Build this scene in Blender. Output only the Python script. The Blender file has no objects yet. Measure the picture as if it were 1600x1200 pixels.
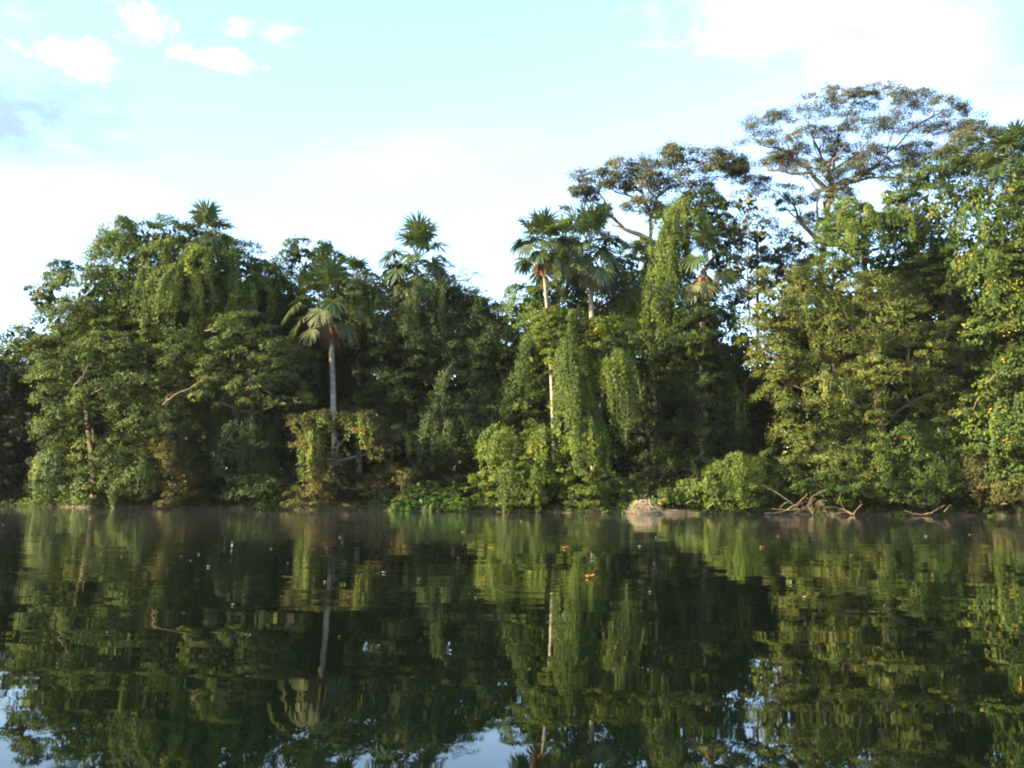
import bpy, math
import numpy as np
from mathutils import Matrix, Vector

sc = bpy.context.scene
COL = sc.collection

# ------------------------------------------------------------------ camera
CAM_H, FPX = 1.1, 1500.0                     # eye height; focal length in photo pixels (photo 1600 wide)
PITCH, ROLL = math.atan((779 - 600) / FPX), math.radians(0.5)
RM = Matrix.Rotation(math.radians(90) + PITCH, 3, 'X') @ Matrix.Rotation(ROLL, 3, 'Z')
cd = bpy.data.cameras.new('camera')
cam = bpy.data.objects.new('camera', cd)
cd.sensor_width = 36
cd.lens = 36 * FPX / 1600
cd.clip_start, cd.clip_end = 0.1, 9000
cam.matrix_world = Matrix.Translation((0, 0, CAM_H)) @ RM.to_4x4()
COL.objects.link(cam)
sc.camera = cam

# ------------------------------------------------------------------ light
SUN_AZ = math.atan2(-0.86, -0.46)            # compass angle of the sun from +Y towards +X
SUN_EL = math.radians(21)
SUN = Vector((math.sin(SUN_AZ) * math.cos(SUN_EL), math.cos(SUN_AZ) * math.cos(SUN_EL), math.sin(SUN_EL)))
SUN_STRENGTH, SKY_STRENGTH, EXPOSURE = 5.0, 0.15, 2.03
sd = bpy.data.lights.new('sun', 'SUN')
sd.energy = SUN_STRENGTH
sd.angle = math.radians(0.5)
sd.color = (1.0, 0.85, 0.48)
sun = bpy.data.objects.new('sun', sd)
sun.rotation_euler = SUN.to_track_quat('Z', 'Y').to_euler()
COL.objects.link(sun)


def cam_dir(px, py):
    w = RM @ Vector(((px - 800) / FPX, -(py - 600) / FPX, -1))
    return w.normalized()


def world():
    w = bpy.data.worlds.new('World')
    sc.world = w
    w.use_nodes = True
    nt = w.node_tree
    nt.nodes.clear()
    N, L = nt.nodes.new, nt.links.new
    out = N('ShaderNodeOutputWorld')
    bg = N('ShaderNodeBackground')
    bg.inputs['Strength'].default_value = SKY_STRENGTH
    sky = N('ShaderNodeTexSky')
    sky.sky_type = 'NISHITA'
    sky.sun_disc = False
    sky.sun_elevation = SUN_EL
    sky.sun_rotation = SUN_AZ
    sky.air_density, sky.dust_density, sky.ozone_density = 1.0, .6, 2.0
    tc = N('ShaderNodeTexCoord')

    def math_(op, a, b=None, clamp=False):
        m = N('ShaderNodeMath')
        m.operation = op
        m.use_clamp = clamp
        for i, v in enumerate((a, b)):
            if v is None:
                continue
            if isinstance(v, (int, float)):
                m.inputs[i].default_value = v
            else:
                L(v, m.inputs[i])
        return m.outputs[0]

    def vmath(op, a, b):
        m = N('ShaderNodeVectorMath')
        m.operation = op
        for i, v in enumerate((a, b)):
            if isinstance(v, (tuple, list)):
                m.inputs[i].default_value = v
            else:
                L(v, m.inputs[i])
        return m

    # clouds: soft banks standing in given directions, torn by noise, and a thin general veil
    nz = N('ShaderNodeTexNoise')
    nz.inputs['Scale'].default_value = 17
    nz.inputs['Distortion'].default_value = .4
    nz.inputs['Detail'].default_value = 7
    nz.inputs['Roughness'].default_value = 0.6
    mp = N('ShaderNodeMapping')
    mp.inputs['Scale'].default_value = (1, 1, 1.9)
    L(tc.outputs['Generated'], mp.inputs['Vector'])
    L(mp.outputs[0], nz.inputs['Vector'])
    nz2 = N('ShaderNodeTexNoise')
    nz2.inputs['Scale'].default_value = 2.2
    nz2.inputs['Detail'].default_value = 5
    L(mp.outputs[0], nz2.inputs['Vector'])

    def bank(px, py, rx, ry, k=1.0, amp=4.6):
        d = cam_dir(px, py)
        up = Vector((0, 0, 1))
        right = d.cross(up).normalized()
        upv = right.cross(d).normalized()
        a = vmath('DOT_PRODUCT', tc.outputs['Generated'], tuple(right)).outputs['Value']
        b = vmath('DOT_PRODUCT', tc.outputs['Generated'], tuple(upv)).outputs['Value']
        f = vmath('DOT_PRODUCT', tc.outputs['Generated'], tuple(d)).outputs['Value']
        a = math_('MULTIPLY', a, FPX / rx)
        b = math_('MULTIPLY', b, FPX / ry)
        r = math_('SQRT', math_('ADD', math_('MULTIPLY', a, a), math_('MULTIPLY', b, b)))
        m = math_('SUBTRACT', 1.0, r)                         # >0 inside
        m = math_('ADD', m, math_('MULTIPLY', math_('SUBTRACT', nz.outputs['Fac'], 0.5), amp))
        m = math_('MULTIPLY', m, .5 * k, clamp=True)
        m = math_('MULTIPLY', math_('MULTIPLY', m, m), math_('SUBTRACT', 3.0, math_('MULTIPLY', m, 2.0)))
        return math_('MULTIPLY', m, math_('GREATER_THAN', f, 0.2))

    white = None
    for args in [(40, 78, 92, 36, 1.5), (228, 38, 46, 28, 1.3), (335, 92, 60, 24, 1.3), (370, 45, 24, 20, 1.0), (440, 68, 45, 24, .8),
                 (1260, 0, 280, 95, 1.2, 2.2), (1400, 80, 190, 80, 1.2, 2.2), (110, 290, 160, 55, .5), (20, 20, 60, 22, .5),
                 (180, 210, 60, 16, .4)]:
        m = bank(*args)
        white = m if white is None else math_('MAXIMUM', white, m)
    veil = math_('MULTIPLY', math_('SUBTRACT', nz2.outputs['Fac'], 0.56), 2.5, clamp=True)
    white = math_('MAXIMUM', white, math_('MULTIPLY', veil, .35))
    grey = math_('MAXIMUM', bank(-20, 172, 240, 105, 2.0, 2.4), bank(1650, 40, 170, 120, 1.6, 1.8))

    def mix(fac, a, b):
        m = N('ShaderNodeMix')
        m.data_type = 'RGBA'
        L(fac, m.inputs[0])
        for i, v in ((6, a), (7, b)):
            if isinstance(v, tuple):
                m.inputs[i].default_value = (*v, 1)
            else:
                L(v, m.inputs[i])
        return m.outputs[2]
    c = mix(math_('ADD', math_('MULTIPLY', white, .85), .03), sky.outputs[0], (4.8, 4.5, 4.6))
    c = mix(math_('MULTIPLY', grey, .72), c, (.74, .94, 1.45))
    L(c, bg.inputs['Color'])
    L(bg.outputs[0], out.inputs[0])


world()
sc.view_settings.view_transform = 'Standard'
sc.view_settings.look = 'None'
sc.view_settings.gamma = 1
sc.view_settings.exposure = EXPOSURE
sc.view_settings.use_curve_mapping = False
sc.cycles.max_bounces = 6
sc.cycles.diffuse_bounces = 3
sc.cycles.glossy_bounces = 3
sc.cycles.transmission_bounces = 4
sc.cycles.transparent_max_bounces = 4
sc.cycles.volume_bounces = 0
sc.cycles.use_denoising = True
sc.cycles.filter_width = 2.0                 # the photo's own softness
sc.cycles.sample_clamp_indirect = 6

# ------------------------------------------------------------------ helpers
rng = np.random.default_rng(11)
RMn = np.array(RM)
CAM = np.array((0, 0, CAM_H))
UP = np.array((0., 0., 1.))
COUNT = {'tris': 0}


def P(px, py, D):
    """the place seen at a photo pixel, at distance D (metres along +Y)"""
    w = RMn @ np.array(((px - 800) / FPX, -(py - 600) / FPX, -1.0))
    return CAM + w * (D / w[1])


def on_water(px, py):
    w = RMn @ np.array(((px - 800) / FPX, -(py - 600) / FPX, -1.0))
    return CAM + w * (-CAM_H / w[2])


def nrm(v):
    return v / np.maximum(np.linalg.norm(v, axis=-1, keepdims=True), 1e-9)


def tag(o, label=None, cat=None, group=None, kind=None):
    if label: o['label'] = label
    if cat: o['category'] = cat
    if group: o['group'] = group
    if kind: o['kind'] = kind
    return o


def thing(name, loc, label, cat, group=None):
    o = bpy.data.objects.new(name, None)
    o.empty_display_size = 0.5
    o.location = loc
    COL.objects.link(o)
    return tag(o, label, cat, group)


def link_mesh(name, me, mats, parent=None):
    for m in (mats if isinstance(mats, (list, tuple)) else [mats]):
        me.materials.append(m)
    o = bpy.data.objects.new(name, me)
    COL.objects.link(o)
    if parent is not None:
        o.parent = parent
    return o


def mesh_quads(name, V, F, mats, parent=None, tint=None, smooth=False, org=None, mi=None):
    """V (n,3), F (m,4) or (m,3)"""
    me = bpy.data.meshes.new(name)
    V = np.asarray(V, dtype=np.float32)
    F = np.asarray(F, dtype=np.int32)
    if org is not None:
        V = V - np.asarray(org, dtype=np.float32)
    k = F.shape[1]
    me.vertices.add(len(V))
    me.vertices.foreach_set('co', V.ravel())
    me.loops.add(F.size)
    me.loops.foreach_set('vertex_index', F.ravel())
    me.polygons.add(len(F))
    me.polygons.foreach_set('loop_start', np.arange(0, F.size, k, dtype=np.int32))
    me.polygons.foreach_set('loop_total', np.full(len(F), k, dtype=np.int32))
    if smooth:
        me.polygons.foreach_set('use_smooth', np.ones(len(F), dtype=bool))
    if mi is not None:
        me.polygons.foreach_set('material_index', np.asarray(mi, dtype=np.int32))
    if tint is not None:
        a = me.attributes.new('tint', 'FLOAT', 'FACE')
        a.data.foreach_set('value', np.asarray(tint, dtype=np.float32))
    me.update(calc_edges=True)
    COUNT['tris'] += len(F) * (k - 2)
    return link_mesh(name, me, mats, parent)


class Leaves:
    """collects single leaves: place, long axis, face direction, size"""
    def __init__(s):
        s.p, s.d, s.n, s.s, s.t, s.c = [], [], [], [], [], []

    def add(s, p, d, n, size, tint=None, face=None):
        """face: the way the whole spray turns; a leaf's shading normal leans towards it"""
        if len(p) == 0: return
        n = nrm(n)
        if face is None:
            s.c.append(n)
        else:
            face = nrm(face)
            n = n * np.where((n * face).sum(1, keepdims=True) < 0, -1, 1)
            s.c.append(nrm(face * .62 + n * .38))
        s.p.append(p); s.d.append(d); s.n.append(n)
        s.s.append(np.broadcast_to(size, (len(p),)).astype(float))
        s.t.append(rng.random(len(p)) if tint is None else np.clip(tint, 0, 1))

    def build(s, name, mats, parent, org, aspect=.55):
        p, d, n = (np.concatenate(x) for x in (s.p, s.d, s.n))
        z, t = np.concatenate(s.s), np.concatenate(s.t)
        d = nrm(d)
        w = nrm(np.cross(d, n))
        n = np.cross(w, d)
        h = (z / 2)[:, None]
        V = np.empty((len(p), 4, 3))
        fold = n * h * rng.uniform(.05, .35, (len(p), 1))
        V[:, 0] = p - d * h
        V[:, 2] = p + d * h - fold * .8
        V[:, 1] = p + w * h * aspect + fold - d * h * .15
        V[:, 3] = p - w * h * aspect + fold - d * h * .15
        F = np.arange(len(p) * 4).reshape(-1, 4)
        o = mesh_quads(name, V.reshape(-1, 3), F, mats, parent, t, org=org)
        a = o.data.attributes.new('lean', 'FLOAT_VECTOR', 'FACE')
        a.data.foreach_set('vector', np.concatenate(s.c).astype(np.float32).ravel())
        return o


def rand_dir(n):
    return nrm(rng.normal(size=(n, 3)))


def blob_of(px, py, rx, ry, dD, D, deep=1.0):
    c = P(px, py, D + dD)
    k = (D + dD) / FPX
    rxm, rzm = rx * k, ry * k
    return np.array(c), np.array((rxm, (rxm + rzm) / 2 * deep, rzm))


def crown_leaves(L, blobs, leaf=.22, puff=1.0, dens=1.0, airy=0.0, flat=.75, inner=True, droop=.35, sub=16, per=10, gap=.72, big=.7, soft=1.0):
    """clump > spray > leaf over the outside of a set of ellipsoids"""
    C = np.array([b[0] for b in blobs]); R = np.array([b[1] for b in blobs])
    tips = []
    hs = rng.random(3) * 6.28
    puff *= 1.2
    leaf *= .97
    for c, r in zip(C, R):
        area = 4 * math.pi * ((r[0] * r[1]) ** 1.6 / 3 + (r[0] * r[2]) ** 1.6 / 3 + (r[1] * r[2]) ** 1.6 / 3) ** (1 / 1.6)
        pf = min(puff * rng.uniform(.8, 1.2), .62 * float(np.mean(r)))
        n = int(max(5, area / (pf * pf) * 1.0))
        u = rand_dir(int(n * 1.7))
        w = .05 + .95 * np.clip(.4 - u[:, 1] * .9 + u[:, 2] * .5, 0, 1)
        u = u[rng.random(len(u)) < w][:n]
        pc = c + u * r * rng.uniform(.62, 1.08, (len(u), 1))
        # keep the puffs apart
        if len(pc) > 3:
            keep_ = []
            for q in range(len(pc)):
                if all(np.sum((pc[q] - pc[w_]) ** 2) > (pf * gap) ** 2 for w_ in keep_): keep_.append(q)
            pc, u = pc[keep_], u[keep_]
        # holes and hollows
        u_, pc_ = u, pc
        hol = np.sin(pc @ np.array((.9, .7, .5)) + hs[0]) + np.sin(pc @ np.array((-.6, .8, 1.2)) + hs[1]) + np.sin(pc @ np.array((1.3, -.4, -.9)) + hs[2])
        kp = hol > rng.uniform(-2.3, -.7, len(pc))
        pc, u = pc[kp] + u[kp] * (hol[kp] * .16 * min(1, np.mean(r) / 2))[:, None], u[kp]
        # drop those buried in a sister blob
        q = ((pc[:, None] - C[None]) / R[None])
        dist = np.linalg.norm(q, axis=2)
        keep = (dist < .62).sum(1) == 0
        pc, u = pc[keep], u[keep]
        if len(pc) == 0: continue
        if airy > 0:
            k = rng.random(len(pc)) > airy
            pc, u = pc[k], u[k]
        pr = pf * rng.uniform(.6, 1.2, len(pc))
        tips.append(pc)
        # sprays
        ns = sub
        a = np.repeat(pc, ns, 0); au = np.repeat(u, ns, 0); ar = np.repeat(pr, ns)
        v = nrm(rand_dir(len(a)) + au * .6 + UP * .45)
        v[:, 2] = np.where(v[:, 2] < -.25, v[:, 2] * -.4, v[:, 2])
        sp = a + v * ar[:, None] * np.array((1, 1, flat)) * rng.uniform(.74, 1.0, (len(a), 1))
        sr = ar * rng.uniform(.13, .27, len(a)) * soft
        m = max(3, int(per * dens))
        b = np.repeat(sp, m, 0); bv = np.repeat(nrm(v + au * .4), m, 0); br = np.repeat(sr, m)
        st = np.repeat(rng.random(len(sp)), m)
        g = rng.normal(size=b.shape) * np.array((1, 1, .6))
        pos = b + g * br[:, None]
        tilt = np.repeat(rng.normal(size=sp.shape) * .4, m, 0)
        nn = nrm(bv * .7 + UP * .4 + tilt + rng.normal(size=b.shape) * .28)
        dd = nrm(nrm(rng.normal(size=b.shape)) + bv * .35 - UP * droop)
        L.add(pos, dd, nn, leaf * rng.uniform(.6, 1.35, len(pos)), st * .5 + rng.random(len(pos)) * .4 + .05, face=bv * .9 + np.repeat(au, m, 0) * .35)
        if inner:
            ni = int(area * 2.0)
            v = rand_dir(ni)
            pos = c + v * r * rng.uniform(.25, .72, (ni, 1))
            L.add(pos, rand_dir(ni), nrm(v + rng.normal(size=v.shape) * .5), big * rng.uniform(.7, 1.3, ni))
    return np.concatenate(tips) if tips else np.zeros((0, 3))


def strands(L, path, n_leaf_m=9, leaf=.2, spread=.10, face=None):
    """path: (strands, steps, 3) points; leaves hang on both sides facing out"""
    S, K, _ = path.shape
    seg = np.linalg.norm(np.diff(path, axis=1), axis=2)
    tot = seg.sum(1)
    n = np.maximum((tot * n_leaf_m).astype(int), 3)
    sid = np.repeat(np.arange(S), n)
    t = rng.random(len(sid)) * (K - 1 - 1e-6)
    i = t.astype(int); f = (t - i)[:, None]
    p = path[sid, i] * (1 - f) + path[sid, i + 1] * f
    p = p + rng.normal(size=p.shape) * spread
    tl = rng.normal(size=S) * .55
    out = nrm(np.stack([tl[sid] + rng.normal(size=len(p)) * .4, -np.ones(len(p)), .35 + rng.normal(size=len(p)) * .3], 1))
    d = nrm(np.stack([rng.normal(size=len(p)) * .45, -.2 + rng.normal(size=len(p)) * .3, -np.ones(len(p))], 1))
    st = rng.random(S)[sid]
    L.add(p, d, out, leaf * rng.uniform(.6, 1.3, len(p)), st * .4 + rng.random(len(p)) * .5, face=None if face is None else face[sid] + (0, 0, .25))


def drape(L, blob, nsw=10, drop=(1, 4), per=9, width=.5, leaf=.2, dens=8, front=1.6, zmin=.2, az0=0.):
    """swaths of creeper that run over an ellipsoid and hang plumb from its edge"""
    c, r = blob
    K = 14
    out, fc = [], []
    nsw = int(nsw * 1.3)
    for _ in range(nsw):
        az = -math.pi / 2 + az0 + rng.uniform(-front, front)
        th0 = rng.uniform(.15, 1.1)
        dr = rng.uniform(*drop)
        arc = (math.pi / 2 - th0) * float(np.mean(r))
        tot = arc + dr
        bulge = rng.uniform(.8, 1.42)
        wd = width * rng.uniform(.4, .85)
        lat = np.array((-math.sin(az), math.cos(az), 0)); fwd = np.array((math.cos(az), math.sin(az), 0))
        for k in range(per):
            off = float(np.clip(rng.normal(), -1.8, 1.8))
            a = az + off * wd / max(r[0], .3)
            rr = bulge * (1.03 - .05 * off * off) * rng.uniform(.97, 1.03)
            fc.append(lat * off * .8 + fwd)
            end = tot * rng.uniform(.45, 1.1) * (1.05 - .12 * abs(off))
            s = np.linspace(0, end, K)
            th = np.minimum(th0 + s / max(float(np.mean(r)), .1), math.pi / 2)
            zz = np.maximum(s - arc, 0)
            ph = rng.random(2) * 6.28
            x = c[0] + r[0] * rr * np.sin(th) * math.cos(a) + .12 * np.sin(s * 1.3 + ph[0])
            y = c[1] + r[1] * rr * np.sin(th) * math.sin(a) + .10 * np.sin(s * 1.1 + ph[1])
            z = c[2] + r[2] * rr * np.cos(th) - zz
            out.append(np.stack([x, y, np.maximum(z, zmin)], 1))
    strands(L, np.array(out), dens * 1.2, leaf, face=np.array(fc))


class Tubes:
    def __init__(s):
        s.V, s.F, s.n = [], [], 0

    def add(s, pts, radii, sides=6):
        pts = np.asarray(pts, float); K = len(pts)
        radii = np.broadcast_to(radii, (K,))
        t = nrm(np.gradient(pts, axis=0))
        ref = np.array((.3, .9, .1)) if abs(t[0][2]) > .8 else UP
        a = nrm(np.cross(t, ref)); b = np.cross(t, a)
        ang = np.arange(sides) * 2 * math.pi / sides
        ring = pts[:, None] + radii[:, None, None] * (np.cos(ang)[None, :, None] * a[:, None] + np.sin(ang)[None, :, None] * b[:, None])
        i = np.arange(K - 1)[:, None] * sides; j = np.arange(sides)[None]
        j2 = (j + 1) % sides
        F = np.stack([i + j, i + j2, i + sides + j2, i + sides + j], -1).reshape(-1, 4) + s.n
        s.V.append(ring.reshape(-1, 3)); s.F.append(F)
        s.n += K * sides

    def build(s, name, mat, parent, org):
        if not s.V: return None
        return mesh_quads(name, np.concatenate(s.V), np.concatenate(s.F), mat, parent, smooth=True, org=org)


def curve(p0, p1, bow=(0, 0, 0), K=9, wob=.15):
    p0, p1, bow = map(np.asarray, (p0, p1, bow))
    t = np.linspace(0, 1, K)[:, None]
    m = (p0 + p1) / 2 + bow
    c = p0 * (1 - t) ** 2 + 2 * m * t * (1 - t) + p1 * t * t
    ln = np.linalg.norm(p1 - p0)
    w = rng.normal(size=(K, 3)) * wob * ln / K
    w[0] = w[-1] = 0
    return c + np.cumsum(w, 0) * np.sin(np.pi * t) * .9


# ------------------------------------------------------------------ materials
def new_mat(name):
    m = bpy.data.materials.new(name)
    m.use_nodes = True
    nt = m.node_tree
    nt.nodes.clear()
    return m, nt


def leaf_mat(name, dark, mid, light, rare=None, trans=.35, rough=.6, patch=.35, spec=.2, lean=True):
    m, nt = new_mat(name)
    N, L = nt.nodes.new, nt.links.new
    at = N('ShaderNodeAttribute'); at.attribute_name = 'tint'
    tc = N('ShaderNodeTexCoord')
    nz = N('ShaderNodeTexNoise'); nz.inputs['Scale'].default_value = patch; nz.inputs['Detail'].default_value = 3
    L(tc.outputs['Object'], nz.inputs['Vector'])
    ad = N('ShaderNodeMath'); ad.operation = 'MULTIPLY_ADD'
    L(nz.outputs['Fac'], ad.inputs[0]); ad.inputs[1].default_value = 1.5; ad.inputs[2].default_value = -.75
    ad2 = N('ShaderNodeMath'); ad2.operation = 'ADD'; ad2.use_clamp = True
    L(at.outputs['Fac'], ad2.inputs[0]); L(ad.outputs[0], ad2.inputs[1])
    cr = N('ShaderNodeValToRGB')
    e = cr.color_ramp.elements
    e[0].position, e[0].color = 0.0, (*dark, 1)
    e[1].position, e[1].color = .5, (*mid, 1)
    x = e.new(.93); x.color = (*light, 1)
    if rare:
        x = e.new(.992); x.color = (*rare, 1)
    L(ad2.outputs[0], cr.inputs[0])
    pb = N('ShaderNodeBsdfPrincipled')
    pb.inputs['Roughness'].default_value = rough
    pb.inputs['Specular IOR Level'].default_value = spec
    L(cr.outputs[0], pb.inputs['Base Color'])
    tr = N('ShaderNodeBsdfTranslucent')
    if lean:
        an = N('ShaderNodeAttribute'); an.attribute_name = 'lean'
        L(an.outputs['Vector'], pb.inputs['Normal']); L(an.outputs['Vector'], tr.inputs['Normal'])
    mx = N('ShaderNodeMix'); mx.data_type = 'RGBA'; mx.blend_type = 'MULTIPLY'; mx.inputs[0].default_value = 1
    mx.inputs[7].default_value = (1.5, 1.45, .55, 1)
    L(cr.outputs[0], mx.inputs[6]); L(mx.outputs[2], tr.inputs['Color'])
    ms = N('ShaderNodeMixShader'); ms.inputs[0].default_value = trans
    L(pb.outputs[0], ms.inputs[1]); L(tr.outputs[0], ms.inputs[2])
    out = N('ShaderNodeOutputMaterial'); L(ms.outputs[0], out.inputs[0])
    return m


def bark_mat(name, a, b, scale=3.0, stretch=(1, 1, .25), rough=.9, bump=.4):
    m, nt = new_mat(name)
    N, L = nt.nodes.new, nt.links.new
    tc = N('ShaderNodeTexCoord'); mp = N('ShaderNodeMapping'); mp.inputs['Scale'].default_value = stretch
    nz = N('ShaderNodeTexNoise'); nz.inputs['Scale'].default_value = scale; nz.inputs['Detail'].default_value = 8; nz.inputs['Roughness'].default_value = .65
    L(tc.outputs['Object'], mp.inputs[0]); L(mp.outputs[0], nz.inputs['Vector'])
    cr = N('ShaderNodeValToRGB'); e = cr.color_ramp.elements
    e[0].position, e[0].color = .35, (*a, 1); e[1].position, e[1].color = .68, (*b, 1)
    L(nz.outputs['Fac'], cr.inputs[0])
    pb = N('ShaderNodeBsdfPrincipled'); pb.inputs['Roughness'].default_value = rough
    L(cr.outputs[0], pb.inputs['Base Color'])
    bp = N('ShaderNodeBump'); bp.inputs['Strength'].default_value = bump; bp.inputs['Distance'].default_value = .05
    L(nz.outputs['Fac'], bp.inputs['Height']); L(bp.outputs[0], pb.inputs['Normal'])
    out = N('ShaderNodeOutputMaterial'); L(pb.outputs[0], out.inputs[0])
    return m


M = {}
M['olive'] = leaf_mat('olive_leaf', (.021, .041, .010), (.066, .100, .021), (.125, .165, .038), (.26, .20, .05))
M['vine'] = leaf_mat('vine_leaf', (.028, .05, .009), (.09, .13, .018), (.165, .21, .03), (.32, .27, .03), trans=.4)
M['vine_shaded'] = leaf_mat('shaded_vine_leaf', (.010, .024, .008), (.028, .052, .012), (.075, .10, .02), trans=.35)  # darker copy of the vine leaf, shade put into its colour
M['deep'] = leaf_mat('shade_darkened_leaf', (.006, .014, .006), (.015, .028, .009), (.035, .05, .015))  # albedo lowered so the forest's shade is partly in the leaf colour
M['grove'] = leaf_mat('grove_leaf', (.02, .042, .008), (.06, .10, .018), (.125, .17, .03), (.25, .2, .04))
M['lace'] = leaf_mat('feathery_leaf', (.042, .05, .028), (.082, .088, .044), (.13, .13, .07), (.22, .16, .07), trans=.3)
M['pale'] = leaf_mat('pale_olive_leaf', (.038, .056, .012), (.105, .128, .026), (.17, .195, .042), (.26, .23, .06))
M['rust'] = leaf_mat('rusty_leaf', (.03, .035, .012), (.075, .075, .02), (.14, .12, .035), (.35, .20, .04))
M['lime'] = leaf_mat('water_plant_leaf', (.02, .05, .008), (.055, .11, .015), (.10, .16, .022))
M['flower'] = leaf_mat('yellow_blossom', (.25, .18, .02), (.40, .28, .03), (.5, .38, .06), trans=.3)
M['palm'] = leaf_mat('palm_leaf', (.022, .04, .013), (.05, .075, .024), (.095, .125, .045), trans=.3, rough=.42, spec=.5, lean=False)
M['palm_old'] = leaf_mat('faded_palm_leaf', (.035, .048, .02), (.075, .085, .038), (.13, .13, .068), trans=.25, rough=.55, lean=False)
M['palm_dead'] = leaf_mat('dead_palm_leaf', (.12, .07, .035), (.23, .14, .075), (.34, .22, .13), trans=.2, rough=.7, lean=False)
M['bark'] = bark_mat('grey_bark', (.05, .04, .03), (.16, .125, .09))
M['bark_pale'] = bark_mat('pale_bark', (.12, .09, .065), (.26, .20, .145))
M['palm_bark'] = bark_mat('palm_bark', (.12, .105, .08), (.36, .31, .25), scale=2.2, stretch=(.4, .4, 2.2))
M['driftwood'] = bark_mat('driftwood', (.08, .055, .03), (.22, .15, .09), scale=5)
M['dry_root'] = bark_mat('dry_root', (.16, .12, .085), (.36, .28, .20), scale=5)
M['thatch'] = bark_mat('dry_root_mat', (.14, .10, .065), (.30, .23, .16), scale=6)


# ------------------------------------------------------------------ ground and water
SHORE = [(-400, 150), (-120, 112), (-60, 97), (-48, 92), (-38, 85), (-20, 82.5), (0, 80), (8, 77), (12, 76), (20, 78), (30, 79.5), (44, 80), (70, 78), (140, 70), (400, 40)]
SX, SY = np.array(SHORE).T


def shore(x):
    return np.interp(x, SX, SY) + .35 * np.sin(x * .9) + .25 * np.sin(x * 2.3 + 1)


def ground_z(x, y):
    d = y - shore(x)
    return np.where(d < 0, np.maximum(d * .35, -2.5), .12 + np.minimum(d * .22, 1.6) + np.clip(d - 8, 0, 60) * .02)


def ground():
    xs = np.concatenate([np.linspace(-4000, -200, 12), np.linspace(-180, -75, 20), np.linspace(-70, 70, 281), np.linspace(75, 180, 20), np.linspace(200, 4000, 12)])
    ys = np.concatenate([np.linspace(-4000, 20, 8), np.linspace(40, 70, 8), np.linspace(71, 110, 118), np.linspace(115, 300, 24), np.linspace(400, 6000, 12)])
    X, Y = np.meshgrid(xs, ys)
    Z = ground_z(X, Y) + np.where(Y > shore(X), .10 * np.sin(X * 1.7) * np.sin(Y * 1.3 + X * .4), 0)
    V = np.stack([X, Y, Z], -1).reshape(-1, 3)
    nx, ny = len(xs), len(ys)
    i = np.arange(ny - 1)[:, None] * nx; j = np.arange(nx - 1)[None]
    F = np.stack([i + j, i + j + 1, i + nx + j + 1, i + nx + j], -1).reshape(-1, 4)
    m = bark_mat('muddy_earth', (.05, .035, .022), (.13, .09, .055), scale=1.6, stretch=(1, 1, 1))
    o = mesh_quads('ground', V, F, m, smooth=True)
    tag(o, 'brown muddy earth of the river bank under the forest', kind='structure')


ground()


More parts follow.
